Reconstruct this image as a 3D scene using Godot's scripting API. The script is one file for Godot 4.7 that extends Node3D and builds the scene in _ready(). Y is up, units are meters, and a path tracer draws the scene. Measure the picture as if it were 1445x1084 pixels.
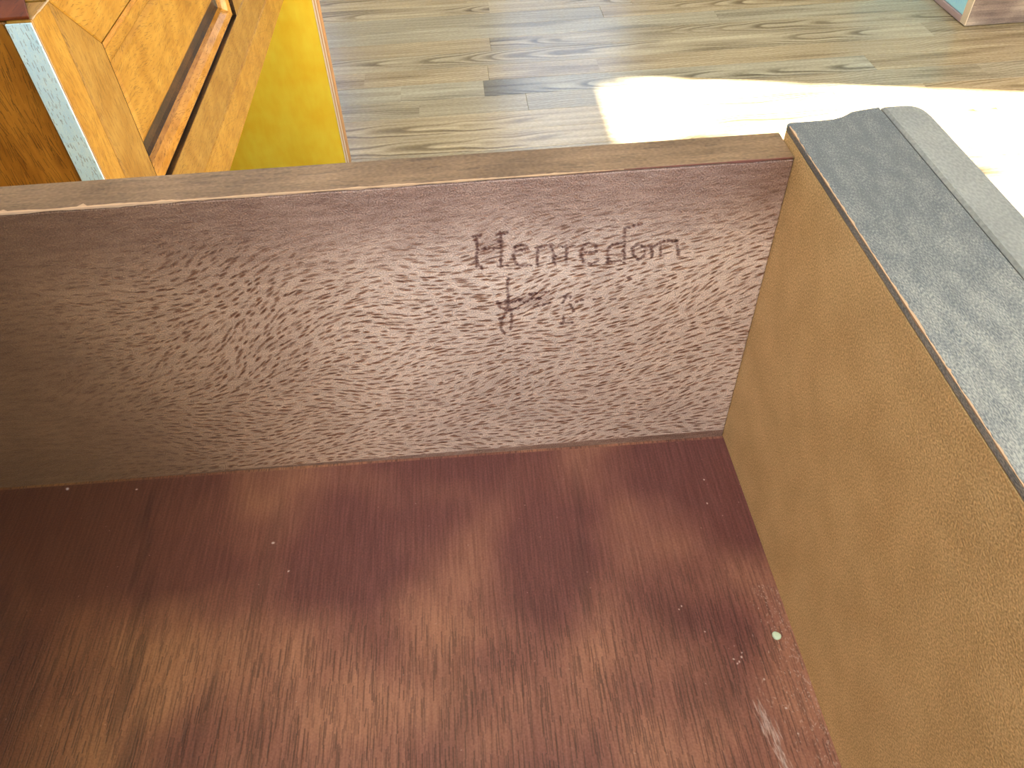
extends Node3D

# ------------------------------------------------------------------ small helpers
var rng := RandomNumberGenerator.new()
var mats := {}
var _names := {}

func numbered(called: String) -> String:
	var k: int = _names.get(called, 0)
	_names[called] = k + 1
	return called if k == 0 else "%s_%03d" % [called, k]

func tag(o: Node, label: String, category: String, group := "") -> void:
	o.set_meta("label", label)
	o.set_meta("category", category)
	if group:
		o.set_meta("group", group)

func thing(called: String, label: String, category: String, at := Vector3.ZERO, group := "") -> Node3D:
	var o := Node3D.new()
	o.name = numbered(called)
	o.position = at
	add_child(o, true)
	tag(o, label, category, group)
	return o

func structure(called: String) -> Node3D:
	var o := Node3D.new()
	o.name = called
	o.set_meta("kind", "structure")
	add_child(o, true)
	return o

func mb() -> SurfaceTool:
	var st := SurfaceTool.new()
	st.begin(Mesh.PRIMITIVE_TRIANGLES)
	return st

func build(st: SurfaceTool, called: String, m: Material, parent: Node, label := "") -> MeshInstance3D:
	var o := MeshInstance3D.new()
	o.name = called
	st.index()
	o.mesh = st.commit()
	o.material_override = null
	o.mesh.surface_set_material(0, m)
	parent.add_child(o, true)
	if label:
		o.set_meta("label", label)
	return o

# a flat triangle whose front looks along `out`
func tri(st: SurfaceTool, a: Vector3, b: Vector3, c: Vector3, out: Vector3, uvf: Callable) -> void:
	var n := (b - a).cross(c - a)
	if n.length_squared() < 1e-18:
		return
	n = n.normalized()
	if n.dot(out) < 0.0:
		n = -n
	else:
		var t := b
		b = c
		c = t
	for p in [a, b, c]:
		st.set_normal(n)
		st.set_uv(uvf.call(p, n))
		st.add_vertex(p)

func quad(st: SurfaceTool, a: Vector3, b: Vector3, c: Vector3, d: Vector3, out: Vector3, uvf: Callable) -> void:
	tri(st, a, b, c, out, uvf)
	tri(st, a, c, d, out, uvf)

# box-projected texture coordinates: u runs along the grain axis
func grain(axis: int, su: float, sv: float, ou := 0.0, ov := 0.0) -> Callable:
	return func(p: Vector3, n: Vector3) -> Vector2:
		var a := n.abs()
		var d := 0 if a.x >= a.y and a.x >= a.z else (1 if a.y >= a.z else 2)
		var g := axis
		if d == g:
			g = (axis + 1) % 3
		var o := 3 - d - g
		return Vector2(p[g] * su + ou, p[o] * sv + ov)

func inset(poly: PackedVector2Array, by: float) -> PackedVector2Array:
	var r := PackedVector2Array()
	var n := poly.size()
	for i in n:
		var e0 := (poly[i] - poly[(i + n - 1) % n]).normalized()
		var e1 := (poly[(i + 1) % n] - poly[i]).normalized()
		var n0 := Vector2(-e0.y, e0.x)
		var n1 := Vector2(-e1.y, e1.x)
		var m := n0 + n1
		r.append(poly[i] + m * (by / maxf(1.0 + n0.dot(n1), 0.3)))
	return r

# polygon (px along ax, py along ay) drawn out along az from d0 to d1 with chamfered ends
func extrude(st: SurfaceTool, poly: PackedVector2Array, o: Vector3, ax: Vector3, ay: Vector3, az: Vector3, d0: float, d1: float, bev: float, uvf: Callable) -> void:
	if Geometry2D.is_polygon_clockwise(poly):
		poly.reverse()      # counter-clockwise: inset() moves points inwards
	var small := inset(poly, bev) if bev > 0.0 else poly
	var rings := [[small, d0], [poly, d0 + bev], [poly, d1 - bev], [small, d1]] if bev > 0.0 else [[poly, d0], [poly, d1]]
	var n := poly.size()
	var at := func(q: Vector2, d: float) -> Vector3: return o + ax * q.x + ay * q.y + az * d
	for k in rings.size() - 1:
		for i in n:
			var j := (i + 1) % n
			var e: Vector2 = poly[j] - poly[i]
			var out2 := Vector2(e.y, -e.x).normalized()
			var out := ax * out2.x + ay * out2.y
			if bev > 0.0 and k == 0:
				out -= az
			elif bev > 0.0 and k == 2:
				out += az
			quad(st, at.call(rings[k][0][i], rings[k][1]), at.call(rings[k][0][j], rings[k][1]), at.call(rings[k + 1][0][j], rings[k + 1][1]), at.call(rings[k + 1][0][i], rings[k + 1][1]), out, uvf)
	var ids := Geometry2D.triangulate_polygon(small)
	for t in range(0, ids.size(), 3):
		tri(st, at.call(small[ids[t]], d0), at.call(small[ids[t + 1]], d0), at.call(small[ids[t + 2]], d0), -az, uvf)
		tri(st, at.call(small[ids[t]], d1), at.call(small[ids[t + 1]], d1), at.call(small[ids[t + 2]], d1), az, uvf)

# box with all edges chamfered
func box(st: SurfaceTool, lo: Vector3, hi: Vector3, bev: float, uvf: Callable) -> void:
	var b := bev
	var p := PackedVector2Array()
	if b > 0.0:
		p = PackedVector2Array([Vector2(lo.x + b, lo.y), Vector2(hi.x - b, lo.y), Vector2(hi.x, lo.y + b), Vector2(hi.x, hi.y - b), Vector2(hi.x - b, hi.y), Vector2(lo.x + b, hi.y), Vector2(lo.x, hi.y - b), Vector2(lo.x, lo.y + b)])
	else:
		p = PackedVector2Array([Vector2(lo.x, lo.y), Vector2(hi.x, lo.y), Vector2(hi.x, hi.y), Vector2(lo.x, hi.y)])
	extrude(st, p, Vector3.ZERO, Vector3.RIGHT, Vector3.UP, Vector3.BACK, lo.z, hi.z, b, uvf)

# a thin worn strip that wraps an arris: e1 and e2 point from the arris along its two faces
func arris(st: SurfaceTool, p0: Vector3, p1: Vector3, e1: Vector3, e2: Vector3, w1: float, w2: float, wild: float, proud: float, segments: int, seed_: int, fade := Vector2(1, 1)) -> void:
	var r := RandomNumberGenerator.new()
	r.seed = seed_
	var uvf := grain(0, 20.0, 20.0)
	var a1 := []
	var s := 0.0
	for i in segments + 1:
		s = s * 0.72 + r.randf_range(-1, 1) * 0.5
		var spike := 1.0 + (r.randf() * 1.6 if r.randf() < 0.05 else 0.0)
		var g := lerpf(fade.x, fade.y, float(i) / segments)
		a1.append([maxf(0.08, (1.0 + s * wild) * spike) * g, maxf(0.08, 1.0 + s * wild * 0.8) * g])
	var o := -(e1 + e2) * proud
	for i in segments:
		var q0 := p0.lerp(p1, float(i) / segments) + o
		var q1 := p0.lerp(p1, float(i + 1) / segments) + o
		quad(st, q0, q1, q1 + e1 * w1 * a1[i + 1][0], q0 + e1 * w1 * a1[i][0], -e2, uvf)
		quad(st, q0, q1, q1 + e2 * w2 * a1[i + 1][1], q0 + e2 * w2 * a1[i][1], -e1, uvf)

# ------------------------------------------------------------------ textures
func noise_bytes(seed_: int, w: int, h: int, nw: int, nh: int, freq: float, oct := 3) -> PackedByteArray:
	var f := FastNoiseLite.new()
	f.seed = seed_
	f.noise_type = FastNoiseLite.TYPE_SIMPLEX_SMOOTH
	f.frequency = freq
	f.fractal_octaves = oct
	var im := f.get_image(nw, nh)
	if nw != w or nh != h:
		im.resize(w, h, Image.INTERPOLATE_CUBIC)
	return im.get_data()

func to_tex(im: Image) -> ImageTexture:
	return ImageTexture.create_from_image(im)

# wood: c0 dark, c1 light; along-the-grain streak noise plus dark pores of the given length (texels)
func wood(seed_: int, w: int, h: int, c0: Color, c1: Color, stretch: int, freq: float, pores: int, plen: float, pdark: float, speck := 0.12, wave := 0.0) -> Array:
	var a := noise_bytes(seed_, w, h, w / stretch, h, freq)
	var b := noise_bytes(seed_ + 1, w, h, w / 8, h / 8, 0.05, 3)
	var c := noise_bytes(seed_ + 2, w, h, w / 2, h, 0.35, 2)
	var dark := PackedFloat32Array()
	dark.resize(w * h)
	var r := RandomNumberGenerator.new()
	r.seed = seed_ + 7
	for k in pores:
		var x := r.randf() * w
		var y := r.randf() * h
		var l := plen * r.randf_range(0.4, 1.4)
		var th := r.randf_range(-0.12, 0.12) + wave * sin(x * 0.01 + y * 0.02)
		var wd := r.randf_range(0.6, 1.3)
		var s := r.randf_range(0.4, 1.0) * pdark
		for i in int(l):
			var px := posmod(int(x + i), w)
			var yy := y + sin(th) * i
			for j in range(-1, 2):
				var py := posmod(int(yy) + j, h)
				var v := s * maxf(0.0, 1.0 - absf(yy - int(yy) - j) / wd)
				var id := py * w + px
				if v > dark[id]:
					dark[id] = v
	var px8 := PackedByteArray()
	px8.resize(w * h * 3)
	var hb := PackedByteArray()
	hb.resize(w * h)
	for i in w * h:
		var t := clampf(0.25 + a[i] / 255.0 * 0.45 + (b[i] / 255.0 - 0.5) * 0.6 + (c[i] / 255.0 - 0.5) * speck * 2.0, 0.0, 1.0)
		var d := 1.0 - dark[i]
		px8[i * 3] = int(255.0 * lerpf(c0.r, c1.r, t) * d)
		px8[i * 3 + 1] = int(255.0 * lerpf(c0.g, c1.g, t) * d)
		px8[i * 3 + 2] = int(255.0 * lerpf(c0.b, c1.b, t) * d)
		hb[i] = int(255.0 * clampf(0.75 - dark[i] * 0.9 + (c[i] / 255.0 - 0.5) * 0.3, 0.0, 1.0))
	return [to_tex(Image.create_from_data(w, h, false, Image.FORMAT_RGB8, px8)), to_tex(Image.create_from_data(w, h, false, Image.FORMAT_L8, hb))]

func mat(tex: Array, rough: float, spec := 0.5, relief := 0.0, tint := Color.WHITE) -> StandardMaterial3D:
	var m := StandardMaterial3D.new()
	if tex.size() > 0:
		m.albedo_texture = tex[0]
	m.albedo_color = tint
	m.roughness = rough
	m.metallic_specular = spec
	if relief > 0.0 and tex.size() > 1:
		m.heightmap_enabled = true
		m.heightmap_texture = tex[1]
		m.heightmap_scale = relief
	return m

func plain(c: Color, rough: float, spec := 0.5) -> StandardMaterial3D:
	return mat([], rough, spec, 0.0, c)

# soft-edged dab: darkens (or, in another array, lightens) round a point
func dab(arr: PackedFloat32Array, w: int, h: int, x: float, y: float, rx: float, ry: float, turn: float, s: float) -> void:
	var r := int(ceilf(maxf(rx, ry))) + 1
	var ct := cos(turn)
	var sn := sin(turn)
	for j in range(maxi(0, int(y) - r), mini(h, int(y) + r + 1)):
		for i in range(maxi(0, int(x) - r), mini(w, int(x) + r + 1)):
			var u := ((i - x) * ct + (j - y) * sn) / rx
			var v := (-(i - x) * sn + (j - y) * ct) / ry
			var q := u * u + v * v
			if q < 1.0:
				var id := j * w + i
				arr[id] = maxf(arr[id], s * (1.0 - q))

# drawer side: pale hardwood full of short ray flecks, a stamped name and a fainter second line (mm from the inner corner)
const PANEL_W := 0.30
const PANEL_H := 0.1172
const STAMP := [[85.7, 92.8, 82.9, 92.9], [84.5, 92.7, 84.7, 87.2, 85.0, 82.2], [85.4, 84.4, 83.6, 81.6], [78.9, 92.9, 75.8, 93.2], [77.8, 93.5, 77.8, 88.0, 78.3, 81.5], [84.6, 88.4, 78.0, 88.3], [79.1, 82.0, 76.5, 82.1],
	[74.2, 86.8, 70.5, 87.2, 70.9, 88.4, 72.5, 88.9, 74.0, 88.0, 74.5, 85.5, 73.9, 82.2, 72.1, 81.4, 69.6, 81.6], [68.2, 87.5, 66.8, 87.7], [67.5, 87.7, 67.9, 82.8, 67.7, 81.3], [67.4, 87.4, 65.6, 87.9, 63.8, 88.1], [63.8, 87.8, 63.3, 84.5, 62.8, 81.2],
	[60.7, 87.1, 59.3, 87.4], [59.6, 87.0, 59.5, 81.6], [59.3, 86.6, 57.5, 87.2], [55.2, 84.6, 51.0, 84.5, 51.4, 87.0, 53.5, 87.7, 55.1, 86.6, 55.4, 83.8, 54.7, 81.2, 52.6, 80.2, 50.4, 81.1],
	[43.9, 87.0, 46.5, 86.6, 48.0, 84.9, 47.6, 81.6, 46.4, 80.2, 43.7, 80.7], [43.6, 91.7, 42.8, 80.1], [43.6, 91.7, 41.1, 92.5, 38.9, 92.7], [39.4, 86.3, 40.8, 85.0, 40.4, 82.4, 38.7, 80.7, 37.2, 81.8, 37.1, 84.6, 39.4, 86.3],
	[36.1, 84.9, 35.2, 85.0], [35.4, 85.0, 34.8, 81.2], [33.0, 86.2, 32.4, 81.3], [35.2, 84.5, 33.0, 86.2], [32.9, 86.1, 30.7, 86.6, 28.6, 85.8], [28.4, 85.7, 27.2, 81.2]]
const STAMP_SECOND := [[76.2, 77.6, 76.7, 73.8, 76.5, 69.5, 77.1, 65.1, 78.8, 61.2, 79.1, 57.4, 78.1, 55.8], [80.0, 69.0, 79.1, 66.5, 76.8, 65.1], [75.6, 64.1, 76.1, 57.5], [77.6, 67.6, 74.8, 68.5, 72.4, 69.1], [70.2, 70.7, 67.8, 71.0, 64.4, 71.2], [75.6, 65.4, 73.4, 65.6], [68.7, 65.9, 66.3, 66.1, 64.4, 67.1], [71.8, 67.8, 69.3, 69.2, 66.9, 68.8],
	[58.9, 69.6, 60.2, 66.7], [59.5, 69.2, 57.5, 68.3], [58.2, 65.7, 56.9, 62.9], [60.5, 58.4, 57.3, 58.1], [60.0, 61.7, 60.1, 58.4], [56.4, 66.5, 54.2, 67.1], [51.1, 67.2, 50.4, 66.7], [45.8, 66.2, 44.3, 66.6], [41.1, 74.3, 40.4, 73.6]]

func panel_texture() -> Array:
	var w := 2048
	var h := 800
	var k := w / PANEL_W / 1000.0           # texels per mm
	var fleck := PackedFloat32Array()
	fleck.resize(w * h)
	var ink := PackedFloat32Array()
	ink.resize(w * h)
	var r := RandomNumberGenerator.new()
	r.seed = 11
	var flow := FastNoiseLite.new()
	flow.seed = 5
	flow.frequency = 0.0022
	flow.fractal_octaves = 2
	# flecks on a jittered brick lattice that follows the growth lines
	var sx := 24.0
	var sy := 11.0
	for row in int(h / sy) + 2:
		for col in int(w / sx) + 2:
			var x := (col + 0.5 * (row % 2)) * sx + r.randf_range(-11, 11)
			var y := row * sy + r.randf_range(-5, 5)
			var mmx := (w - x) / k           # mm left of the corner
			var mmy := (h - y) / k           # mm above the bottom
			var th := -0.12 + 0.09 * sin(x * 0.035 + y * 0.02) + 0.55 * flow.get_noise_2d(x, y * 2.0)
			th -= 0.42 * exp(-pow((mmx - 150.0) / 45.0, 2.0) - pow((mmy - 66.0) / 20.0, 2.0))
			th -= 0.25 * exp(-pow((mmx - 25.0) / 40.0, 2.0) - pow((mmy - 60.0) / 25.0, 2.0))
			var s := r.randf_range(0.45, 1.0)
			s *= smoothstep(106.0, 78.0, mmy + 7.0 * flow.get_noise_2d(x + 900.0, y)) * 0.8 + 0.2
			s *= smoothstep(235.0, 150.0, mmx) * 0.8 + 0.2
			dab(fleck, w, h, x, y, r.randf_range(7, 17), r.randf_range(2.2, 3.9), th, s)
	# the stamp: broken, blotchy strokes
	for pass_ in 2:
		for s in ([STAMP, STAMP_SECOND][pass_]):
			for q in range(0, s.size() - 2, 2):
				var p0 := Vector2(w - s[q] * k, h - s[q + 1] * k)
				var p1 := Vector2(w - s[q + 2] * k, h - s[q + 3] * k)
				var steps := int(p0.distance_to(p1) / 2.2) + 2
				for i in steps:
					var p := p0.lerp(p1, float(i) / (steps - 1)) + Vector2(r.randf_range(-1.2, 1.2), r.randf_range(-1.2, 1.2))
					dab(ink, w, h, p.x, p.y, r.randf_range(3.0, 5.5), r.randf_range(2.4, 4.2), r.randf() * 3.0, r.randf_range(0.3, 1.0) if r.randf() < 0.86 else 0.1)
	for b in [[84.8, 91.5, 6.0], [84.9, 84.5, 5.0], [78.0, 90.5, 8.0], [78.1, 84.0, 6.0], [77.9, 92.9, 6.0], [62.7, 84.0, 5.0], [59.7, 83.5, 5.0], [47.6, 80.4, 6.0], [43.4, 84.0, 5.0], [28.5, 86.2, 6.0], [35.0, 83.2, 5.0], [76.8, 68.6, 9.0], [76.2, 65.3, 9.0], [79.3, 68.0, 7.0], [79.2, 62.0, 6.0], [73.2, 69.0, 7.0], [60.4, 58.2, 7.0], [57.3, 58.2, 5.0], [59.7, 68.8, 6.0], [41.0, 74.0, 5.0]]:
		dab(ink, w, h, w - b[0] * k, h - b[1] * k, b[2], b[2] * 0.8, 0.3, 1.0)
	# a faint scorch behind the second line and the first letter
	var scorch := PackedFloat32Array()
	scorch.resize(w * h)
	dab(scorch, w, h, w - 70.5 * k, h - 68.5 * k, 58, 22, -0.08, 0.5)
	dab(scorch, w, h, w - 81.0 * k, h - 88.0 * k, 30, 40, 0.0, 0.35)
	dab(scorch, w, h, w - 133.0 * k, h - 12.0 * k, 9, 7, 0.0, 0.5)
	var a := noise_bytes(21, w, h, w / 5, h, 0.05, 4)
	var b2 := noise_bytes(22, w, h, w / 8, h / 8, 0.012, 3)
	var c := noise_bytes(23, w, h, w, h, 0.28, 3)
	var px8 := PackedByteArray()
	px8.resize(w * h * 3)
	var hb := PackedByteArray()
	hb.resize(w * h)
	for y in h:
		var my := (h - y) / k
		var red := smoothstep(78.0, 108.0, my)  # reddish stain near the top, deepened with painted shade
		for x in w:
			var i := y * w + x
			var t := (a[i] / 255.0 - 0.5) * 0.16 + (b2[i] / 255.0 - 0.5) * 0.16 + (c[i] / 255.0 - 0.5) * 0.40
			var f := fleck[i]
			var stain_shade := red * (0.45 + 0.55 * float(x) / w)
			var left_shade := 1.0 - 0.48 * smoothstep(95.0, 245.0, (w - x) / k)  # left end darkened: shade painted into the wood colour
			var right_sheen := smoothstep(150.0, 40.0, (w - x) / k) * (1.0 - red)      # paler, greyer towards the right: sheen painted into the colour
			var cr := (0.845 + t * 0.75 - stain_shade * 0.27 + right_sheen * 0.035) * left_shade
			var cg := (0.725 + t * 0.75 - stain_shade * 0.27 + right_sheen * 0.06) * left_shade * lerpf(left_shade, 1.0, 0.7)
			var cb := (0.64 + t * 0.70 - stain_shade * 0.24 + right_sheen * 0.085) * left_shade * lerpf(left_shade, 1.0, 0.3)
			cr *= 1.0 - f * 0.46
			cg *= 1.0 - f * 0.60
			cb *= 1.0 - f * 0.68
			var q: float = clampf(ink[i] * (0.45 + c[i] / 255.0 * 0.75) * 0.92 + scorch[i] * 0.4, 0.0, 0.9)
			cr = lerpf(cr, 0.25, q)
			cg = lerpf(cg, 0.12, q)
			cb = lerpf(cb, 0.10, q)
			px8[i * 3] = int(255.0 * clampf(cr, 0, 1))
			px8[i * 3 + 1] = int(255.0 * clampf(cg, 0, 1))
			px8[i * 3 + 2] = int(255.0 * clampf(cb, 0, 1))
			hb[i] = int(255.0 * clampf(0.72 - f * 0.4 - ink[i] * 0.35 + (c[i] / 255.0 - 0.5) * 0.5, 0.0, 1.0))
	return [to_tex(Image.create_from_data(w, h, false, Image.FORMAT_RGB8, px8)), to_tex(Image.create_from_data(w, h, false, Image.FORMAT_L8, hb))]

# drawer bottom: red-brown veneer, pores run along z; dust, scuff and crumbs lie on it
const BED_W := 0.36
const BED_D := 0.18

func bed_texture() -> Array:
	var w := 2048
	var h := 1024
	var kx := w / BED_W
	var kz := h / BED_D
	var pore := PackedFloat32Array()
	pore.resize(w * h)
	var dust := PackedFloat32Array()
	dust.resize(w * h)
	var streak := PackedFloat32Array()
	streak.resize(w * h)
	var r := RandomNumberGenerator.new()
	r.seed = 31
	for n in 15000:
		var x := r.randf() * w
		var z := r.randf() * h
		var mz := z / kz
		var s := r.randf_range(0.2, 0.85) * (0.18 + 0.82 * smoothstep(0.03, 0.075, mz))
		var l := r.randf_range(14, 60)
		var lean := r.randf_range(-0.03, 0.03)
		for i in int(l):
			var py := int(z) + i
			var pxx := int(x + lean * i)
			if py < h and pxx >= 0 and pxx < w - 1:
				pore[py * w + pxx] = maxf(pore[py * w + pxx], s)
				pore[py * w + pxx + 1] = maxf(pore[py * w + pxx + 1], s * 0.35)
	for d in [[-0.197, 0.052, 0.0011, 0.014, 0.55], [-0.194, 0.075, 0.0013, 0.018, 0.75], [-0.189, 0.100, 0.0014, 0.02, 0.8], [-0.204, 0.015, 0.001, 0.012, 0.4], [-0.201, 0.033, 0.001, 0.012, 0.5], [-0.0565, 0.020, 0.0009, 0.014, 0.45], [-0.059, 0.05, 0.0009, 0.02, 0.4], [-0.17, 0.085, 0.001, 0.02, 0.35], [-0.155, 0.10, 0.0012, 0.016, 0.4], [-0.035, 0.07, 0.004, 0.012, 0.25], [-0.028, 0.09, 0.005, 0.012, 0.25], [-0.10, 0.095, 0.004, 0.03, 0.22], [-0.16, 0.04, 0.0015, 0.03, 0.3]]:
		dab(streak, w, h, w + d[0] * kx, d[1] * kz, d[3] * kz * 1.3, d[2] * kx * 2.2, PI / 2 + 0.05, d[4] * 0.7)
	# dust specks
	for q in [[-0.159, 0.0307, 3.2], [-0.1526, 0.0419, 2.2], [-0.0199, 0.0829, 2.0], [-0.0185, 0.0838, 2.0], [-0.0175, 0.0825, 2.2], [-0.0192, 0.0843, 1.8], [-0.017, 0.0812, 1.6], [-0.2345, 0.0015, 4.0], [-0.21, 0.004, 2.4], [-0.012, 0.018, 2.2], [-0.0135, 0.028, 2.2], [-0.031, 0.065, 1.8], [-0.032, 0.066, 1.6], [-0.026, 0.0738, 1.7], [-0.013, 0.0895, 2.0], [-0.0095, 0.098, 2.2], [-0.0085, 0.105, 1.8]]:
		dab(dust, w, h, w + q[0] * kx, q[1] * kz, q[2] * 1.3, q[2], r.randf() * 3.0, 1.0)
	for n in 260:
		var x := -BED_W * pow(r.randf(), 1.6)
		dab(dust, w, h, w + x * kx, r.randf() * h, r.randf_range(0.9, 2.0), r.randf_range(0.7, 1.3), r.randf() * 3.0, r.randf_range(0.15, 0.7))
	# crumbs gathered along the foot of the drawer front
	for n in 420:
		var z := r.randf_range(0.06, 0.125)
		var x := -absf(r.randfn(0.0, 0.0042)) - 0.0003
		dab(dust, w, h, w + x * kx, z * kz, r.randf_range(1.0, 3.4), r.randf_range(0.7, 1.2), r.randf_range(0.6, 2.4), r.randf_range(0.2, 0.75))
	# a pale scuff: a bundle of fine scratches
	for n in 110:
		var u := r.randf()
		var z := lerpf(0.0965, 0.122, u)
		var x := lerpf(-0.0165, -0.0130, u) + r.randfn(0.0, 0.0009) + 0.0
		dab(dust, w, h, w + x * kx, z * kz, r.randf_range(6, 17), r.randf_range(0.8, 1.5), PI / 2 - 0.12 + r.randf_range(-0.15, 0.15), r.randf_range(0.35, 0.85))
	for n in 26:
		dab(dust, w, h, w + r.randf_range(-0.0155, -0.008) * kx, r.randf_range(0.088, 0.098) * kz, r.randf_range(2, 5), 0.9, r.randf_range(0.3, 2.6), r.randf_range(0.2, 0.6))
	var a := noise_bytes(33, w, h, w, h / 24, 0.16, 4)
	var b := noise_bytes(34, w, h, w / 8, h / 8, 0.018, 3)
	var c := noise_bytes(35, w, h, w, h, 0.2, 2)
	var px8 := PackedByteArray()
	px8.resize(w * h * 3)
	var hb := PackedByteArray()
	hb.resize(w * h)
	for y in h:
		var near := smoothstep(0.02, 0.075, y / kz)
		for x in w:
			var i := y * w + x
			var t := (a[i] / 255.0 - 0.5) * 0.22 + (c[i] / 255.0 - 0.5) * 0.18
			var o := clampf((b[i] / 255.0 - 0.5) * 1.6 + near * 0.55, 0.0, 1.0)      # how orange the veneer is here
			var cr := lerpf(0.40, 0.60, o) + t * 0.5
			var cg := lerpf(0.235, 0.41, o) + t * 0.42
			var cb := lerpf(0.215, 0.32, o) + t * 0.38
			var d := 1.0 - pore[i] * 0.42
			d *= (1.0 - streak[i] * 0.38) * (1.0 - 0.2 * smoothstep(0.14, 0.25, (w - x) / kx))  # left end darkened: shade painted into the veneer colour
			cb *= 1.0 - 0.25 * smoothstep(0.12, 0.24, (w - x) / kx)      # browner too, part of the same painted shade
			var u := dust[i]
			px8[i * 3] = int(255.0 * clampf(lerpf(cr * d, 0.80, u), 0, 1))
			px8[i * 3 + 1] = int(255.0 * clampf(lerpf(cg * d, 0.74, u), 0, 1))
			px8[i * 3 + 2] = int(255.0 * clampf(lerpf(cb * d, 0.70, u), 0, 1))
			hb[i] = int(255.0 * clampf(0.6 - pore[i] * 0.5 + (c[i] / 255.0 - 0.5) * 0.3, 0.0, 1.0))
	return [to_tex(Image.create_from_data(w, h, false, Image.FORMAT_RGB8, px8)), to_tex(Image.create_from_data(w, h, false, Image.FORMAT_L8, hb))]

# fine felted fibre board or worn paint: two colours, blotches and a fine fibre
func fibre(seed_: int, w: int, h: int, c0: Color, c1: Color, blotch: float, fine: float, bfreq := 0.03, worn := 0.0) -> Array:  # worn sets the strength of the painted sheen
	var b := noise_bytes(seed_, w, h, w / 4, h / 4, bfreq, 4)
	var c := noise_bytes(seed_ + 1, w, h, w, h, 0.22, 3)
	var px8 := PackedByteArray()
	px8.resize(w * h * 3)
	for i in w * h:
		# worn: sheen painted in, paler away from the left end of the picture
		var t := clampf(0.5 + worn * (smoothstep(0.1, 0.55, float(i % w) / w) - 0.75) + (b[i] / 255.0 - 0.5) * blotch * 2.0 + (c[i] / 255.0 - 0.5) * fine * 2.0, 0.0, 1.0)
		px8[i * 3] = int(255.0 * lerpf(c0.r, c1.r, t))
		px8[i * 3 + 1] = int(255.0 * lerpf(c0.g, c1.g, t))
		px8[i * 3 + 2] = int(255.0 * lerpf(c0.b, c1.b, t))
	return [to_tex(Image.create_from_data(w, h, false, Image.FORMAT_RGB8, px8)), to_tex(Image.create_from_data(w, h, false, Image.FORMAT_L8, c))]

# oak boards: sixteen strips, each a board's face 1.6 m long; some plain, some with cathedral figure
const STRIPS := 16
const OAK_LEN := 1.6

func oak_texture() -> Array:
	var w := 2048
	var h := 1024
	var sh := h / STRIPS
	var a := noise_bytes(41, w, h, w / 32, h, 0.07, 4)
	var b := noise_bytes(42, w, h, w / 8, h / 8, 0.02, 3)
	var c := noise_bytes(43, w, h, w / 3, h, 0.3, 2)
	var e := noise_bytes(45, w, h, w / 16, h / 4, 0.03, 2)
	var d2 := noise_bytes(46, w, h, w / 32, h / 2, 0.045, 3)
	var r := RandomNumberGenerator.new()
	r.seed = 44
	var px8 := PackedByteArray()
	px8.resize(w * h * 3)
	for s in STRIPS:
		var tone := r.randf_range(-0.035, 0.035)
		var warm := r.randf_range(-0.02, 0.025)
		var fig := s % 4 == 0 or s % 4 == 1
		var yc := sh * (0.62 if s % 4 == 0 else 0.45)
		var amp := 0.42 if fig else 0.14
		for yy in sh:
			var y := s * sh + yy
			var v := (yy - yc) / sh
			for x in w:
				var i := y * w + x
				var g := a[i] / 255.0
				var n := b[i] / 255.0
				var hh := (x * 0.0085 - 13.0 * v * v + (n - 0.5) * 2.2) if fig else (v * 9.0 + (n - 0.5) * 6.0 + x * 0.0012)
				var fr := hh - floorf(hh)
				var line := smoothstep(0.25, 0.85, fr) * (1.0 - smoothstep(0.85, 1.0, fr))
				var mask := smoothstep(0.45, 0.75, e[i] / 255.0) * (0.3 + 0.7 * g) if fig else g
				var t := (g - 0.5) * 0.23 + (c[i] / 255.0 - 0.5) * 0.14 + tone - line * amp * mask
				t -= 0.20 * smoothstep(0.62, 0.85, d2[i] / 255.0) * (0.4 + 0.6 * g)
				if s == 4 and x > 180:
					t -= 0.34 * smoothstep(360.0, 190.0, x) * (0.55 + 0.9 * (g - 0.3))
				px8[i * 3] = int(255.0 * clampf(0.69 + t * 0.85 + warm, 0, 1))
				px8[i * 3 + 1] = int(255.0 * clampf(0.625 + t * 0.84, 0, 1))
				px8[i * 3 + 2] = int(255.0 * clampf(0.49 + t * 0.78 - warm, 0, 1))
	return [to_tex(Image.create_from_data(w, h, false, Image.FORMAT_RGB8, px8))]

# ------------------------------------------------------------------ the scene
const FLOOR_Y := -0.40

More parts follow.
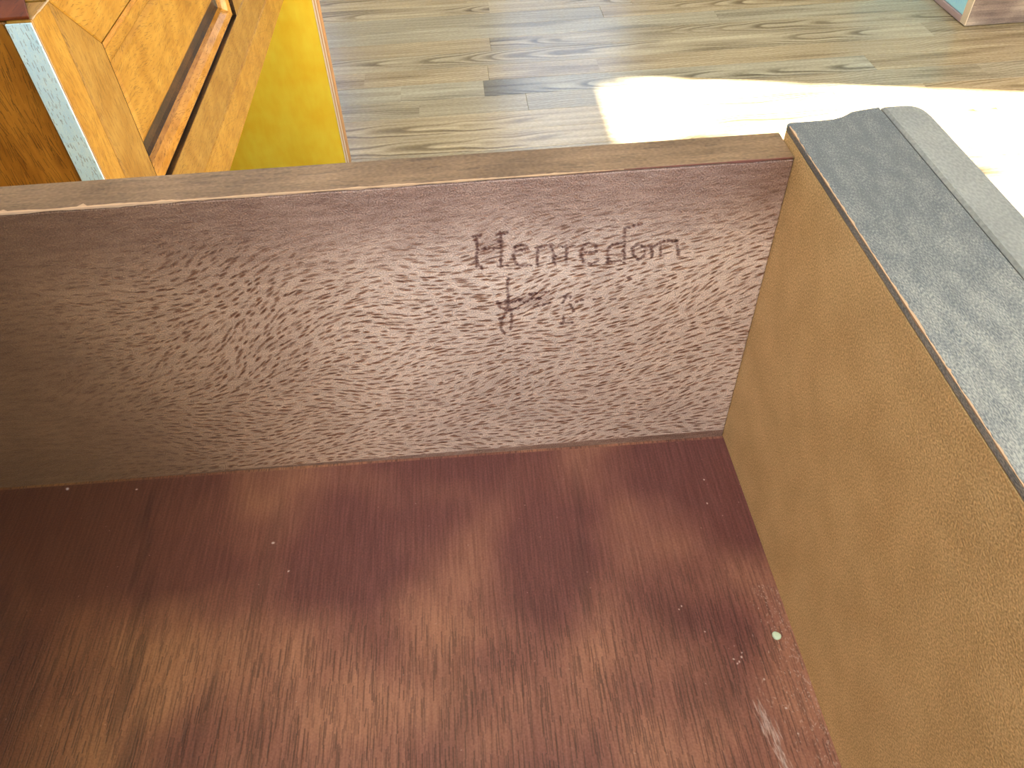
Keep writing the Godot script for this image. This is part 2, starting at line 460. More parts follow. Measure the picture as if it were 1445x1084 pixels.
func _ready() -> void:
	rng.seed = 1
	# camera
	var cam := Camera3D.new()
	cam.name = "camera"
	var bx := Vector3(0.99638242, -0.03101924, 0.07911938)
	var by := Vector3(0.07881849, 0.68541924, -0.72387024)
	var bz := Vector3(-0.03177604, 0.72748765, 0.68538457)
	cam.transform = Transform3D(Basis(bx, by, bz).orthonormalized(), Vector3(-0.0846338, 0.2195766, 0.1747401))
	cam.fov = rad_to_deg(2.0 * atan(542.0 / 1098.893))
	cam.near = 0.01
	cam.far = 50.0
	cam.current = true
	add_child(cam)
	# sky and exposure
	var we := WorldEnvironment.new()
	we.name = "environment"
	var env := Environment.new()
	env.background_mode = Environment.BG_SKY
	var sky := Sky.new()
	var psm := ProceduralSkyMaterial.new()
	psm.sky_top_color = Color(0.35, 0.52, 0.85)
	psm.sky_horizon_color = Color(0.78, 0.85, 0.93)
	psm.ground_bottom_color = Color(0.35, 0.36, 0.32)
	psm.ground_horizon_color = Color(0.62, 0.64, 0.62)
	psm.sky_energy_multiplier = 1.6
	psm.ground_energy_multiplier = 1.0
	sky.sky_material = psm
	env.sky = sky
	env.tonemap_mode = Environment.TONE_MAPPER_LINEAR
	env.tonemap_exposure = 1.0
	env.sdfgi_enabled = true
	env.ssao_enabled = true
	env.ssil_enabled = true
	we.environment = env
	add_child(we)
	# low sun through the window on the right
	var sun := DirectionalLight3D.new()
	sun.name = "sun"
	var elev := deg_to_rad(40.0)
	var flat := Vector3(-0.649, 0, -0.153).normalized()
	sun.transform = Transform3D(Basis.looking_at(flat * cos(elev) + Vector3.DOWN * sin(elev), Vector3.UP), Vector3(2, 2, 0))
	sun.light_energy = 38.0
	sun.light_color = Color(1.0, 0.97, 0.92)
	sun.light_angular_distance = 0.5
	sun.shadow_enabled = true
	add_child(sun)
	# daylight that enters by the windows
	daylight("daylight_right", Vector3(2.36, 0.90, 0.11), Vector3.LEFT, Vector2(1.32, 1.33), 1.6, Color(0.93, 0.97, 1.0))
	daylight("daylight_back", Vector3(0.305, 0.80, -2.76), Vector3.BACK, Vector2(0.46, 1.35), 0.60, Color(0.84, 0.93, 1.0))
	daylight("daylight_back_left", Vector3(-0.95, 0.80, -2.76), Vector3.BACK, Vector2(0.8, 1.35), 0.55, Color(0.84, 0.92, 1.0))
	daylight("daylight_front", Vector3(1.25, 0.85, 1.96), Vector3.FORWARD, Vector2(1.8, 1.5), 4.0, Color(0.88, 0.96, 1.0))

	daylight("fill_light_glow", Vector3(-0.55, 2.03, 1.00), Vector3.DOWN, Vector2(1.0, 0.8), 4.1, Color(0.93, 0.97, 1.0))  # added fill light that brightens the drawer from above
	make_materials()
	room()
	drawer()
	paneled_cabinet()
	yellow_panel()
	far_cabinet()
	dresser()
	small_things()

func daylight(called: String, at: Vector3, dir: Vector3, size: Vector2, energy: float, c: Color) -> void:
	var l := AreaLight3D.new()
	l.name = called
	l.area_size = size
	l.transform = Transform3D(Basis.looking_at(dir, Vector3.UP if absf(dir.y) < 0.9 else Vector3.BACK), at)
	l.light_energy = energy
	l.light_color = c
	l.area_normalize_energy = true
	l.area_range = 12.0
	l.area_attenuation = 2.0
	l.shadow_enabled = true
	add_child(l)

func make_materials() -> void:
	mats.panel = mat(panel_texture(), 0.5, 0.45, 0.05)
	mats.bed = mat(bed_texture(), 0.42, 0.5, 0.02)
	mats.board = mat(fibre(51, 1024, 1024, Color(0.74, 0.605, 0.40), Color(0.96, 0.83, 0.60), 0.16, 0.75), 0.6, 0.4, 0.012)
	var slate := fibre(53, 1024, 1024, Color(0.37, 0.395, 0.405), Color(0.68, 0.675, 0.635), 0.25, 0.8, 0.07, 0.5)  # paler near end is sheen painted into the grey stain
	mats.slate = mat(slate, 0.36, 0.55, 0.008)
	mats.overlay = mat(fibre(55, 512, 512, Color(0.49, 0.50, 0.485), Color(0.64, 0.645, 0.615), 0.4, 0.5), 0.40, 0.55, 0.006)
	mats.edge_pale = plain(Color(0.78, 0.64, 0.50), 0.8)
	mats.edge_red = plain(Color(0.50, 0.31, 0.26), 0.7)
	mats.rim_wood = mat(wood(61, 1024, 256, Color(0.41, 0.32, 0.225), Color(0.64, 0.525, 0.40), 16, 0.08, 900, 22, 0.25, 0.3), 0.55, 0.4, 0.01)
	var honey := wood(63, 1024, 512, Color(0.66, 0.44, 0.13), Color(0.85, 0.64, 0.29), 10, 0.05, 2600, 20, 0.40, 0.1, 0.25)
	mats.honey = mat(honey, 0.5, 0.35, 0.012, Color(0.92, 0.95, 0.92))
	mats.honey_light = mat(honey, 0.5, 0.35, 0.01, Color(0.84, 0.88, 0.95))
	mats.honey_gloss = mat(honey, 0.22, 0.5, 0.01, Color(1.0, 0.98, 0.98))
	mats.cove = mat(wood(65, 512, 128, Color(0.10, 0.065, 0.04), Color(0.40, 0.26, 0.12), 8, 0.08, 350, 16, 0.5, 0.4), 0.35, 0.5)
	mats.brown = mat(wood(67, 1024, 512, Color(0.54, 0.34, 0.09), Color(0.78, 0.55, 0.20), 10, 0.05, 1500, 46, 0.62, 0.1, 0.1), 0.42, 0.5, 0.015)
	mats.maroon = mat(wood(69, 512, 256, Color(0.38, 0.17, 0.07), Color(0.56, 0.29, 0.14), 10, 0.06, 300, 26, 0.3), 0.6, 0.3)
	mats.sky_glare = mat(wood(71, 512, 256, Color(0.76, 0.93, 1.0), Color(0.90, 1.0, 1.0), 5, 0.1, 700, 12, 0.45, 0.35), 0.4, 0.5, 0.03)  # blue-white tone is sky glare painted into the wood colour
	mats.amber = mat(wood(73, 1024, 512, Color(0.97, 0.76, 0.15), Color(1.0, 0.88, 0.27), 4, 0.03, 0, 1, 0.0, 0.06), 0.4, 0.5)
	mats.ply_pale = plain(Color(0.93, 0.84, 0.70), 0.6)
	mats.ply_mid = plain(Color(0.80, 0.58, 0.36), 0.6)
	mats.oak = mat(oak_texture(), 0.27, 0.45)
	mats.mahogany = mat(wood(77, 512, 256, Color(0.42, 0.34, 0.30), Color(0.86, 0.76, 0.64), 14, 0.05, 200, 40, 0.3), 0.4)
	mats.sky_sheen = mat(fibre(79, 256, 256, Color(0.66, 0.92, 1.0), Color(0.78, 0.98, 1.0), 0.5, 0.4), 0.35)  # pale blue is reflected daylight painted into the colour
	mats.pink_wood = plain(Color(0.74, 0.63, 0.60), 0.6)
	mats.subfloor = plain(Color(0.34, 0.26, 0.18), 0.9)
	mats.plaster = plain(Color(0.86, 0.84, 0.80), 0.9)
	mats.white_paint = plain(Color(0.90, 0.89, 0.87), 0.45)
	var g := StandardMaterial3D.new()
	g.transparency = BaseMaterial3D.TRANSPARENCY_ALPHA
	g.albedo_color = Color(0.95, 0.98, 1.0, 0.06)
	g.roughness = 0.02
	mats.glass = g

# ---- the room
func wall_mesh(called: String, axis: int, at0: float, at1: float, u0: float, u1: float, holes: Array) -> void:
	# axis 0: the wall stands across x (u runs along z); axis 2: across z (u runs along x)
	var st := mb()
	var uvf := grain(1, 1.0, 1.0)
	var y0 := FLOOR_Y - 0.05
	var y1 := 2.1
	var part := func(a: float, b: float, lo: float, hi: float) -> void:
		if b - a < 0.001 or hi - lo < 0.001:
			return
		if axis == 0:
			box(st, Vector3(at0, lo, a), Vector3(at1, hi, b), 0.0, uvf)
		else:
			box(st, Vector3(a, lo, at0), Vector3(b, hi, at1), 0.0, uvf)
	var u := u0
	for hole in holes:
		part.call(u, hole[0], y0, y1)
		part.call(hole[0], hole[1], y0, hole[2])
		part.call(hole[0], hole[1], hole[3], y1)
		u = hole[1]
	part.call(u, u1, y0, y1)
	var o := build(st, called, mats.plaster, self)
	o.set_meta("kind", "structure")

func window_at(called: String, axis: int, at: float, hole: Array, bars: int) -> void:
	var root := structure(called)
	var f := 0.05
	var uvf := grain(1, 1.0, 1.0)
	var mk := func(a: float, b: float, lo: float, hi: float, t: float, part_name: String, m: Material) -> void:
		var st := mb()
		if axis == 0:
			box(st, Vector3(at - t, lo, a), Vector3(at + t, hi, b), minf(0.004, t * 0.4), uvf)
		else:
			box(st, Vector3(a, lo, at - t), Vector3(b, hi, at + t), minf(0.004, t * 0.4), uvf)
		build(st, part_name, m, root)
	var u0: float = hole[0]
	var u1: float = hole[1]
	var lo: float = hole[2]
	var hi: float = hole[3]
	mk.call(u0, u0 + f, lo, hi, 0.03, "frame_post", mats.white_paint)
	mk.call(u1 - f, u1, lo, hi, 0.03, "frame_post", mats.white_paint)
	mk.call(u0 + f, u1 - f, hi - f, hi, 0.03, "frame_rail", mats.white_paint)
	mk.call(u0 + f, u1 - f, lo, lo + f, 0.03, "frame_rail", mats.white_paint)
	for k in bars:
		var c := lerpf(u0, u1, float(k + 1) / (bars + 1))
		mk.call(c - 0.02, c + 0.02, lo + f, hi - f, 0.02, "mullion", mats.white_paint)
	mk.call(u0 + f, u1 - f, lo + f, hi - f, 0.003, "pane", mats.glass)

func room() -> void:
	var x0 := -1.60
	var x1 := 2.40
	var z0 := -2.80
	var z1 := 2.00
	var hole_r := [-0.636, 0.85, 0.15, 1.655]
	var hole_b := [-1.40, -0.50, 0.08, 1.52]
	var hole_c := [0.03, 0.58, 0.08, 1.52]
	var hole_f := [0.30, 2.20, 0.05, 1.65]
	wall_mesh("wall_left", 0, x0 - 0.15, x0, z0 - 0.15, z1 + 0.15, [])
	wall_mesh("wall_right", 0, x1, x1 + 0.10, z0 - 0.15, z1 + 0.15, [hole_r])
	wall_mesh("wall_back", 2, z0 - 0.15, z0, x0, x1, [hole_b, hole_c])
	wall_mesh("wall_front", 2, z1, z1 + 0.15, x0, x1, [hole_f])
	window_at("window_1", 0, x1 + 0.05, hole_r, 0)
	window_at("window_2", 2, z0 - 0.07, hole_b, 1)
	window_at("window_3", 2, z1 + 0.07, hole_f, 1)
	window_at("window_4", 2, z0 - 0.07, hole_c, 1)
	var st := mb()
	box(st, Vector3(x0 - 0.15, 2.1, z0 - 0.15), Vector3(x1 + 0.15, 2.22, z1 + 0.15), 0.0, grain(0, 1, 1))
	var ce := build(st, "ceiling", mats.plaster, self)
	ce.set_meta("kind", "structure")
	# floor: a base and every board
	var fl := structure("floor")
	st = mb()
	box(st, Vector3(x0 - 0.15, FLOOR_Y - 0.08, z0 - 0.15), Vector3(x1 + 0.15, FLOOR_Y - 0.019, z1 + 0.15), 0.0, grain(0, 1, 1))
	build(st, "subfloor", mats.subfloor, fl)
	var pw := 0.058
	var first := -int((-1.135 - z0) / pw)
	var row := first
	while -1.135 + row * pw < z1:
		var za := maxf(-1.135 + (row - 1) * pw, z0)
		var zb := minf(-1.135 + row * pw, z1)
		if zb - za > 0.01:
			var x := x0
			var cuts: Array = []
			if row == 0:
				cuts = [-0.0395, 1.15]
			else:
				var c := x0 + rng.randf_range(0.3, 1.3)
				while c < x1 - 0.2:
					cuts.append(c)
					c += rng.randf_range(0.9, 1.6)
			cuts.append(x1)
			for e in cuts:
				plank(fl, x, e, za, zb, row)
				x = e
		row += 1

func plank(fl: Node3D, xa: float, xb: float, za: float, zb: float, row: int) -> void:
	var s := rng.randi() % STRIPS
	var off := rng.randf()
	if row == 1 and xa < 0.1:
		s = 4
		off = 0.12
	elif row == 3 and xa < 0.1:
		s = 8
		off = 0.55
	var uvf := func(p: Vector3, _n: Vector3) -> Vector2:
		var v := clampf((p.z - za) / 0.058, 0.0, 1.0) * 0.92 + 0.04
		return Vector2(p.x / OAK_LEN + off, (s + v) / STRIPS)
	var st := mb()
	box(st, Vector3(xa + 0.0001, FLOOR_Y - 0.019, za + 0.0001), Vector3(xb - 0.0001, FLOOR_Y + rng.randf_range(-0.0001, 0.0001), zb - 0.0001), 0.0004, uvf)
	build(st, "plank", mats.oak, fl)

# ---- the open drawer in front
func drawer() -> void:
	var t := thing("drawer", "open empty wooden drawer with red-brown bottom, flecked pale side and a stamped name", "drawer")
	var zi := -0.0011
	var top := 0.1103
	var back := -0.80
	# far side: flecked hardwood with the stamp
	var st := mb()
	var panel_uv := func(p: Vector3, n: Vector3) -> Vector2:
		return Vector2(1.0 + p.x / PANEL_W, 1.0 - p.y / PANEL_H)
	box(st, Vector3(back, -0.012, -0.0142), Vector3(-0.0001, top - 0.0006, zi), 0.0004, panel_uv)
	build(st, "side_panel", mats.panel, t, "pale flecked side with a dark stamped name")
	st = mb()
	box(st, Vector3(back, top - 0.0006, -0.0142), Vector3(-0.0001, top, zi), 0.0003, grain(0, 4.0, 12.0))
	build(st, "side_rim", mats.rim_wood, t, "brown planed top edge of the flecked side")
	st = mb()
	arris(st, Vector3(-0.30, top, zi), Vector3(-0.088, top, zi), Vector3(0, 0, -1), Vector3(0, -1, 0), 0.0006, 0.0005, 0.7, 0.00005, 160, 3, Vector2(1.15, 0.7))
	arris(st, Vector3(-0.088, top, zi), Vector3(-0.045, top, zi), Vector3(0, 0, -1), Vector3(0, -1, 0), 0.0006, 0.0004, 0.8, 0.00005, 50, 4, Vector2(0.8, 0.3))
	build(st, "worn_edge", mats.edge_pale, t, "pale splintered arris")
	st = mb()
	arris(st, Vector3(-0.06, top, zi), Vector3(-0.0008, top, zi), Vector3(0, 0, -1), Vector3(0, -1, 0), 0.0002, 0.0004, 0.9, 0.00004, 60, 5, Vector2(0.4, 1.1))
	build(st, "stained_edge", mats.edge_red, t, "dark red stained arris")
	# near side and back, behind and under the camera
	st = mb()
	box(st, Vector3(back, -0.012, 0.362), Vector3(-0.0001, top, 0.375), 0.0006, panel_uv)
	build(st, "side_panel", mats.panel, t)
	st = mb()
	box(st, Vector3(back, -0.012, zi + 0.0002), Vector3(back + 0.012, top - 0.006, 0.3618), 0.0006, grain(2, 4.0, 12.0))
	build(st, "back_panel", mats.rim_wood, t)
	# bottom: a thin veneered sheet that sags a little
	st = mb()
	var by := func(x: float, z: float) -> float: return -0.0036 - 0.016 * maxf(x, -0.4) + 0.028 * minf(z, 0.13)
	var bed_uv := func(p: Vector3, _n: Vector3) -> Vector2: return Vector2(1.0 + p.x / BED_W, p.z / BED_D)
	var xs := [back + 0.012, -0.4, -0.2, 0.0]
	var zs := [zi, 0.13, 0.362]
	for i in 3:
		for j in 2:
			var q := []
			for c in [[0, 0], [1, 0], [1, 1], [0, 1]]:
				var x: float = xs[i + c[0]]
				var z: float = zs[j + c[1]]
				q.append(Vector3(x, by.call(x, z), z))
			quad(st, q[0], q[1], q[2], q[3], Vector3.UP, bed_uv)
			var d := Vector3(0, -0.004, 0)
			quad(st, q[0] + d, q[1] + d, q[2] + d, q[3] + d, Vector3.DOWN, bed_uv)
	build(st, "bottom_panel", mats.bed, t, "red-brown veneered bottom with dust specks and a pale scuff")
	# front: inner board with a shaped end, and the applied outer face
	var ftop := 0.1147
	var prof := PackedVector2Array([Vector2(0, 0.375), Vector2(0, -0.0106), Vector2(0.0005, -0.0113), Vector2(0.0095, -0.0113), Vector2(0.0125, -0.0116), Vector2(0.0150, -0.0124), Vector2(0.0170, -0.0136), Vector2(0.0186, -0.0147), Vector2(0.0225, -0.0155), Vector2(0.0271, -0.0162), Vector2(0.0271, 0.375)])
	st = mb()
	extrude(st, prof, Vector3.ZERO, Vector3.RIGHT, Vector3.BACK, Vector3.UP, -0.014, ftop - 0.0022, 0.0, func(p: Vector3, n: Vector3) -> Vector2: return Vector2((p.z if absf(n.x) > 0.5 else p.x) * 7.0, p.y * 7.0))
	build(st, "front_board", mats.board, t, "smooth tan fibre inner face of the drawer front")
	st = mb()
	extrude(st, prof, Vector3.ZERO, Vector3.RIGHT, Vector3.BACK, Vector3.UP, ftop - 0.0022, ftop, 0.0004, func(p: Vector3, n: Vector3) -> Vector2: return Vector2((p.z + 0.02) * 4.5, (p.x if absf(n.y) > 0.5 else p.y) * 12.0))
	build(st, "front_rim", mats.slate, t, "grey stained top edge of the drawer front with painted sheen")
	var prof2 := PackedVector2Array([Vector2(0.0279, 0.380), Vector2(0.0279, -0.0165), Vector2(0.0340, -0.0166), Vector2(0.0358, -0.0162), Vector2(0.0373, -0.0152), Vector2(0.0383, -0.0136), Vector2(0.0388, -0.0115), Vector2(0.0390, -0.009), Vector2(0.0390, 0.380)])
	st = mb()
	extrude(st, prof2, Vector3.ZERO, Vector3.RIGHT, Vector3.BACK, Vector3.UP, -0.022, ftop - 0.0001, 0.0007, func(p: Vector3, n: Vector3) -> Vector2: return Vector2(p.z * 6.0, (p.x if absf(n.y) > 0.5 else p.y) * 10.0))
	build(st, "front_face", mats.overlay, t, "lighter grey applied outer face with a rounded corner")
	st = mb()
	arris(st, Vector3(0, ftop, -0.009), Vector3(0, ftop, 0.14), Vector3(1, 0, 0), Vector3(0, -1, 0), 0.00026, 0.00022, 0.95, 0.00004, 220, 8, Vector2(1.5, 0.8))
	build(st, "worn_edge", mats.edge_pale, t, "pale chipped arris of the drawer front")

# ---- cabinet with a panelled drawer front, behind on the left
func paneled_cabinet() -> void:
	var t := thing("cabinet", "honey-brown wooden cabinet with a raised panel front and a pale edge with sky glare painted in, at the left", "cabinet")
	var X := -0.30
	var zn := -0.248
	var zf := -0.868
	var yt := 0.0668
	var yb := -0.151
	var th := 0.0135
	var vert := grain(1, 5.0, 9.0)
	var along := grain(2, 5.0, 9.0, 0.3, 0.2)
	# front: pale end with painted sky glare, edge strips, mitred frame, moulding, raised panel
	var st := mb()
	box(st, Vector3(X - th, yb, zn), Vector3(X - 0.0004, yt - 0.0012, zn + 0.0012), 0.0003, grain(1, 9.0, 18.0))
	build(st, "end_edge", mats.sky_glare, t, "pale end of the panelled front with sky glare painted in")
	st = mb()
	box(st, Vector3(X - th, yb, -0.2727), Vector3(X, yt, zn), 0.0009, vert)
	build(st, "edge_strip", mats.honey, t)
	st = mb()
	box(st, Vector3(X - th, yb, zf), Vector3(X, -0.1156, -0.2739), 0.0009, along)
	build(st, "edge_strip", mats.honey, t)
	var zi := -0.3164        # inner edges of the frame
	var zj := -0.628
	var yi := 0.0262
	var yj := -0.0788
	var zo := -0.2739
	var yo := -0.1148
	var frame := func(pts: Array, uvf: Callable, m: Material, called: String) -> void:
		var poly := PackedVector2Array()
		for p in pts:
			poly.append(Vector2(p[0], p[1]))
		var s := mb()
		extrude(s, poly, Vector3.ZERO, Vector3.BACK, Vector3.UP, Vector3.RIGHT, X - th, X, 0.0008, uvf)
		build(s, called, m, t)
	frame.call([[zo, yt], [zo, yo], [zi, yj], [zi, yi]], vert, mats.honey_light, "frame_stile")
	frame.call([[zo - 0.0006, yt], [zi - 0.0004, yi + 0.0002], [zj, yi + 0.0002], [zj, yt]], along, mats.honey, "frame_rail")
	frame.call([[zo - 0.0006, yo], [zi - 0.0004, yj - 0.0002], [zj, yj - 0.0002], [zf, yj - 0.0002], [zf, yo]], along, mats.honey_light, "frame_rail")
	frame.call([[zj - 0.0004, yj + 0.0003], [zf, yj + 0.0003], [zf, yt], [zj - 0.0004, yt]], vert, mats.honey_light, "frame_stile")
	# moulding runs round the opening: s = distance in from the frame, d = depth behind its face
	var corners := [Vector2(zi, yi), Vector2(zj, yi), Vector2(zj, yj), Vector2(zi, yj)]
	var inward := [Vector2(-1, -1), Vector2(1, -1), Vector2(1, 1), Vector2(-1, 1)]
	var bands := [[[0.0, 0.0], [0.0002, 0.0045], [0.0022, 0.0045], [0.0026, 0.0030]], [[0.0026, 0.0030], [0.0075, 0.0048], [0.0120, 0.0085], [0.0135, 0.0118]], [[0.0135, 0.0118], [0.0165, 0.0132], [0.0225, 0.0134], [0.0262, 0.0126]]]
	for side in 4:
		var run := mats.honey_gloss as Material
		var root: MeshInstance3D = null
		var uvf := along if side % 2 == 0 else vert
		for b in [1, 0, 2]:
			st = mb()
			var pr: Array = bands[b]
			for k in pr.size() - 1:
				var pts := []
				for e in [[side, k], [(side + 1) % 4, k], [(side + 1) % 4, k + 1], [side, k + 1]]:
					var q: Vector2 = corners[e[0]] + inward[e[0]] * pr[e[1]][0]
					pts.append(Vector3(X - pr[e[1]][1], q.y, q.x))
				quad(st, pts[0], pts[1], pts[2], pts[3], Vector3(1, 0, 0), uvf)
			if root == null:
				root = build(st, "moulding", run, t)
			else:
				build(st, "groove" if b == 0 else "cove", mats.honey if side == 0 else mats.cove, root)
	# raised panel: bevelled field
	st = mb()
	var rings := [[0.0240, 0.0128], [0.0275, 0.0112], [0.0300, 0.0105]]
	for k in 2:
		for side in 4:
			var pts := []
			for e in [[side, k], [(side + 1) % 4, k], [(side + 1) % 4, k + 1], [side, k + 1]]:
				var q: Vector2 = corners[e[0]] + inward[e[0]] * rings[e[1]][0]
				pts.append(Vector3(X - rings[e[1]][1], q.y, q.x))
			quad(st, pts[0], pts[1], pts[2], pts[3], Vector3.RIGHT, grain(2, 4.5, 8.0, 0.1, 0.6))
	var f := []
	for c in 4:
		var q: Vector2 = corners[c] + inward[c] * 0.03
		f.append(Vector3(X - 0.0105, q.y, q.x))
	quad(st, f[0], f[1], f[2], f[3], Vector3.RIGHT, grain(2, 4.5, 8.0, 0.1, 0.6))
	build(st, "raised_panel", mats.honey, t)
	st = mb()
	box(st, Vector3(X - th - 0.006, yb + 0.002, zf + 0.002), Vector3(X - th - 0.0003, yt - 0.001, -0.2665), 0.0003, vert)
	build(st, "backing_board", mats.brown, t)
	# body behind the front
	st = mb()
	box(st, Vector3(-0.86, FLOOR_Y + 0.0005, -0.266), Vector3(X - th - 0.0003, yt - 0.0005, -0.2483), 0.0008, grain(1, 5.0, 9.0, 0.4, 0.1))
	build(st, "side_board", mats.brown, t, "dark-pored brown side")
	st = mb()
	box(st, Vector3(-0.86, yb, zf), Vector3(-0.845, yt - 0.012, -0.2665), 0.0008, vert)
	build(st, "back_board", mats.brown, t)
	st = mb()
	box(st, Vector3(-0.86, FLOOR_Y + 0.0005, -0.868), Vector3(-0.46, yt - 0.012, -0.852), 0.0008, vert)
	build(st, "side_board", mats.brown, t)
	st = mb()
	box(st, Vector3(-0.844, yb, -0.8515), Vector3(X - th - 0.0065, yb + 0.012, -0.2665), 0.0008, along)
	build(st, "floor_board", mats.brown, t)
	st = mb()
	extrude(st, PackedVector2Array([Vector2(-0.86, -0.2482), Vector2(-0.3110, -0.2481), Vector2(-0.3008, -0.2483), Vector2(-0.3124, -0.2752), Vector2(-0.3128, -0.30), Vector2(-0.3128, zf), Vector2(-0.86, zf)]), Vector3.ZERO, Vector3.RIGHT, Vector3.BACK, Vector3.UP, yt + 0.0002, yt + 0.0018, 0.0003, grain(2, 5.0, 9.0))
	build(st, "top_board", mats.maroon, t, "dark reddish top")
	st = mb()
	arris(st, Vector3(X, yt, zn - 0.001), Vector3(X, yt, -0.33), Vector3(-1, 0, 0), Vector3(0, -1, 0), 0.0006, 0.0005, 0.9, 0.0001, 60, 12, Vector2(1.4, 0.5))
	arris(st, Vector3(X, yt, zn), Vector3(X, yb, zn), Vector3(-1, 0, 0), Vector3(0, 0, -1), 0.0003, 0.00035, 0.9, 0.0001, 120, 13)
	build(st, "worn_edge", mats.edge_pale, t, "pale chipped arris")

# ---- plain yellow panel standing behind the cabinet
func yellow_panel() -> void:
	var t := thing("door_panel", "smooth amber-yellow wooden panel with a striped pale plywood edge, standing on the floorboards", "panel")
	var z := -0.885
	var y0 := FLOOR_Y + 0.0008
	var y1 := -0.152
	var st := mb()
	box(st, Vector3(-0.80, y0, z - 0.017), Vector3(-0.2698, y1, z), 0.0006, grain(1, 3.0, 4.0, 0.25))
	build(st, "panel_board", mats.amber, t)
	var xs := [-0.2697, -0.2677, -0.2663, -0.2646, -0.2632]
	for k in 4:
		st = mb()
		box(st, Vector3(xs[k], y0, z - 0.017), Vector3(xs[k + 1], y1, z + (0.0003 if k % 2 == 0 else 0.0)), 0.0001, grain(1, 5.0, 9.0))
		build(st, "edge_ply", mats.ply_pale if k % 2 == 0 else mats.ply_mid, t)

# ---- furniture corner at the upper right
func far_cabinet() -> void:
	var t := thing("side_cabinet", "brown dark-striped furniture corner with a pale blue sky sheen painted on its side, on floorboards at upper right", "cabinet")
	var x := 0.844
	var z := -1.2214
	var y0 := FLOOR_Y + 0.0008
	var st := mb()
	box(st, Vector3(x + 0.002, y0, z - 0.018), Vector3(1.50, 0.30, z), 0.0012, grain(0, 2.5, 6.0))
	build(st, "front_board", mats.mahogany, t, "reddish front with dark stripes")
	st = mb()
	box(st, Vector3(x, y0 + 0.013, z - 0.42), Vector3(x + 0.018, 0.30, z - 0.0185), 0.0012, grain(1, 4.0, 4.0))
	build(st, "side_board", mats.sky_sheen, t, "side with pale blue sky sheen painted in")
	st = mb()
	box(st, Vector3(x - 0.001, y0, z - 0.42), Vector3(x + 0.018, y0 + 0.0125, z - 0.0185), 0.0015, grain(1, 4.0, 4.0))
	build(st, "base_strip", mats.pink_wood, t, "pinkish worn lower edge")
	st = mb()
	box(st, Vector3(x - 0.0002, y0 + 0.001, z - 0.0183), Vector3(x + 0.0019, 0.30, z + 0.0004), 0.0005, grain(1, 4.0, 4.0))
	build(st, "corner_edge", mats.ply_pale, t)
	st = mb()
	box(st, Vector3(x - 0.005, 0.3005, z - 0.425), Vector3(1.505, 0.318, z + 0.005), 0.002, grain(0, 2.5, 6.0))
	build(st, "top_board", mats.mahogany, t)
	st = mb()
	box(st, Vector3(1.482, y0, z - 0.42), Vector3(1.50, 0.30, z - 0.0185), 0.0012, grain(1, 4.0, 4.0))
	build(st, "side_board", mats.mahogany, t)

# ---- the dresser that the drawer slides out of (outside the frame, it carries the drawer and shades its left end)
func dresser() -> void:
	var t := thing("dresser", "brown wooden dresser that carries the open drawer at its left end", "dresser")
	var add := func(lo: Vector3, hi: Vector3, called: String, axis: int) -> void:
		var st := mb()
		box(st, lo, hi, 0.0015, grain(axis, 4.0, 8.0))
		build(st, called, mats.brown, t)
	add.call(Vector3(-0.90, FLOOR_Y + 0.0005, -0.040), Vector3(-0.272, 0.40, -0.020), "side_board", 1)
	add.call(Vector3(-0.90, FLOOR_Y + 0.0005, 0.386), Vector3(-0.272, 0.40, 0.406), "side_board", 1)
	add.call(Vector3(-0.91, 0.4005, -0.050), Vector3(-0.268, 0.422, 0.416), "top_board", 2)
	add.call(Vector3(-0.90, -0.030, -0.0195), Vector3(-0.272, -0.0125, 0.3855), "divider", 2)
	add.call(Vector3(-0.90, -0.0120, -0.0195), Vector3(-0.885, 0.40, 0.3855), "back_board", 1)
	add.call(Vector3(-0.290, 0.1300, -0.0195), Vector3(-0.272, 0.40, 0.3855), "front_panel", 2)

# ---- small things
func small_things() -> void:
	# a flat fill lamp added under the ceiling to light the drawer
	var lamp := thing("fill_light", "flat square white fill lamp added above the dresser", "lamp")
	var ls := mb()
	box(ls, Vector3(-1.08, 2.055, 0.57), Vector3(-0.02, 2.0995, 1.43), 0.004, grain(0, 1, 1))
	build(ls, "housing", mats.white_paint, lamp)
	ls = mb()
	box(ls, Vector3(-1.05, 2.045, 0.60), Vector3(-0.05, 2.0548, 1.40), 0.002, grain(0, 1, 1))
	var glow := plain(Color(0.95, 0.94, 0.90), 0.5)
	glow.emission_enabled = true
	glow.emission = Color(0.93, 0.97, 1.0)
	glow.emission_energy_multiplier = 1.5
	build(ls, "fill_diffuser", glow, lamp)
	shade_tree()
	# a pale green dot of dried paint on the drawer bottom
	var st := mb()
	var c := Vector3(-0.0053, -0.0036 + 0.016 * 0.0053 + 0.028 * 0.0771 + 0.00002, 0.0771)
	var prof := [[0.0013, 0.0], [0.00125, 0.0004], [0.0010, 0.0006], [0.0005, 0.0007]]
	var uvf := grain(0, 1.0, 1.0)
	var n := 18
	var at := func(k: int, i: int) -> Vector3:
		var a := TAU * i / n
		var w: float = prof[k][0] * (1.0 + 0.06 * sin(a * 2.0) + 0.05 * cos(a * 3.0))
		return c + Vector3(cos(a) * w, prof[k][1], sin(a) * w)
	for i in n:
		for k in 3:
			var out: Vector3 = at.call(k, i) - c + Vector3(0, 0.0006 * k, 0)
			quad(st, at.call(k, i), at.call(k, i + 1), at.call(k + 1, i + 1), at.call(k + 1, i), out, uvf)
		tri(st, at.call(3, i), at.call(3, i + 1), c + Vector3(0, 0.00072, 0), Vector3.UP, uvf)
	var o := build(st, "pellet", plain(Color(0.78, 0.85, 0.72), 0.6), self)
	tag(o, "tiny pale green round pellet lying on the red-brown drawer bottom near the front", "pellet")

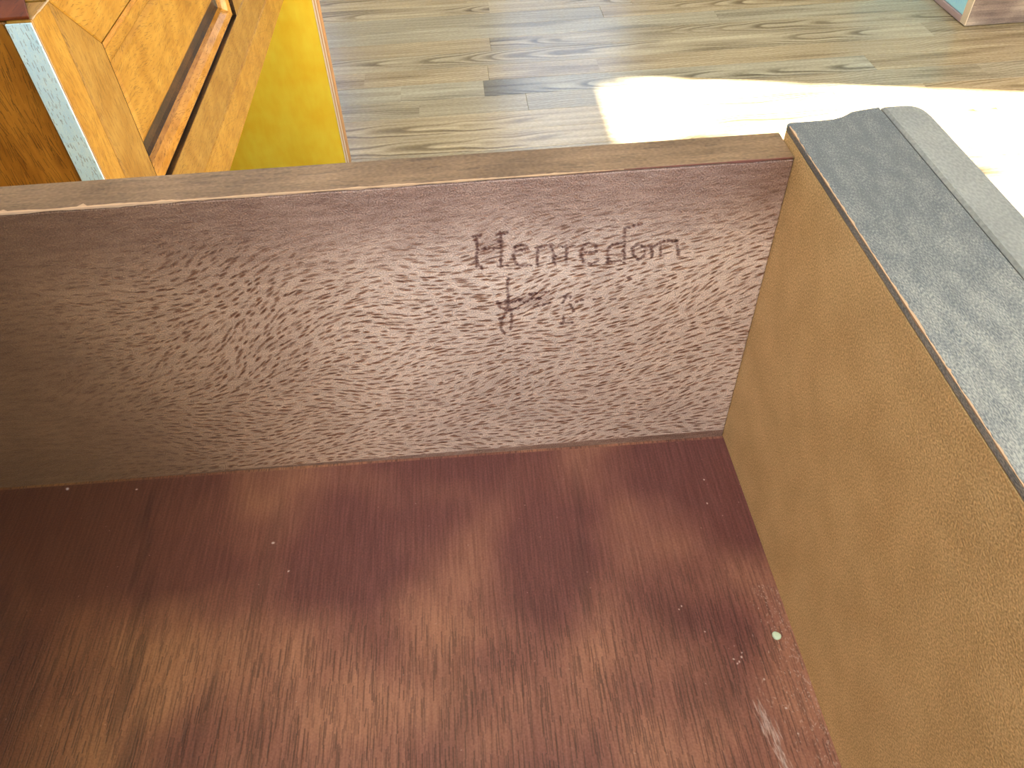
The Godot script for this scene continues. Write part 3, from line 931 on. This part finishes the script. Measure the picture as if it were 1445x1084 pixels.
# ---- an added, unseen leafy branch outside the right window: its leaves dapple the end of the sunlit patch
func shade_tree() -> void:
	var t := thing("shade_tree", "leaves added outside the window on the right to soften the sun patch", "shade_tree")
	var bark := plain(Color(0.30, 0.23, 0.17), 0.9)
	var leaf_m := plain(Color(0.25, 0.42, 0.14), 0.6)
	leaf_m.backlight_enabled = true
	leaf_m.backlight = Color(0.2, 0.3, 0.08)
	leaf_m.cull_mode = BaseMaterial3D.CULL_DISABLED
	var uvf := grain(1, 1.0, 1.0)
	var st := mb()
	var limb := func(a: Vector3, b: Vector3, r0: float, r1: float) -> void:
		var d := (b - a).normalized()
		var u := d.cross(Vector3(0.3, 0.1, 0.9)).normalized()
		var v := d.cross(u)
		for i in 10:
			var e0 := u * cos(TAU * i / 10) + v * sin(TAU * i / 10)
			var e1 := u * cos(TAU * (i + 1) / 10) + v * sin(TAU * (i + 1) / 10)
			quad(st, a + e0 * r0, a + e1 * r0, b + e1 * r1, b + e0 * r1, e0 + e1, uvf)
	limb.call(Vector3(5.6, FLOOR_Y - 0.6, -2.6), Vector3(5.5, 2.6, -2.4), 0.16, 0.11)
	limb.call(Vector3(5.5, 2.5, -2.4), Vector3(5.1, 3.75, -0.9), 0.10, 0.05)
	limb.call(Vector3(5.1, 3.75, -0.9), Vector3(4.95, 3.95, 0.9), 0.05, 0.015)
	limb.call(Vector3(5.5, 2.5, -2.4), Vector3(6.4, 4.2, -2.9), 0.10, 0.03)
	build(st, "trunk", bark, t)
	st = mb()
	var r := RandomNumberGenerator.new()
	r.seed = 71
	for k in 700:
		var z := r.randf_range(-1.6, 1.1)
		var p := Vector3(5.0 + r.randfn(0.0, 0.25), 3.80 + r.randfn(0.0, 0.11), z)
		var n := Vector3(r.randf_range(-1, 1), r.randf_range(0.3, 1), r.randf_range(-1, 1)).normalized()
		var a := n.cross(Vector3(r.randf_range(-1, 1), r.randf_range(-1, 1), 0.4)).normalized() * r.randf_range(0.035, 0.065)
		var b := n.cross(a) * 0.55
		quad(st, p - a, p + b, p + a, p - b, n, uvf)
	var leaves := build(st, "leaf", leaf_m, t)
	leaves.set_meta("kind", "stuff")
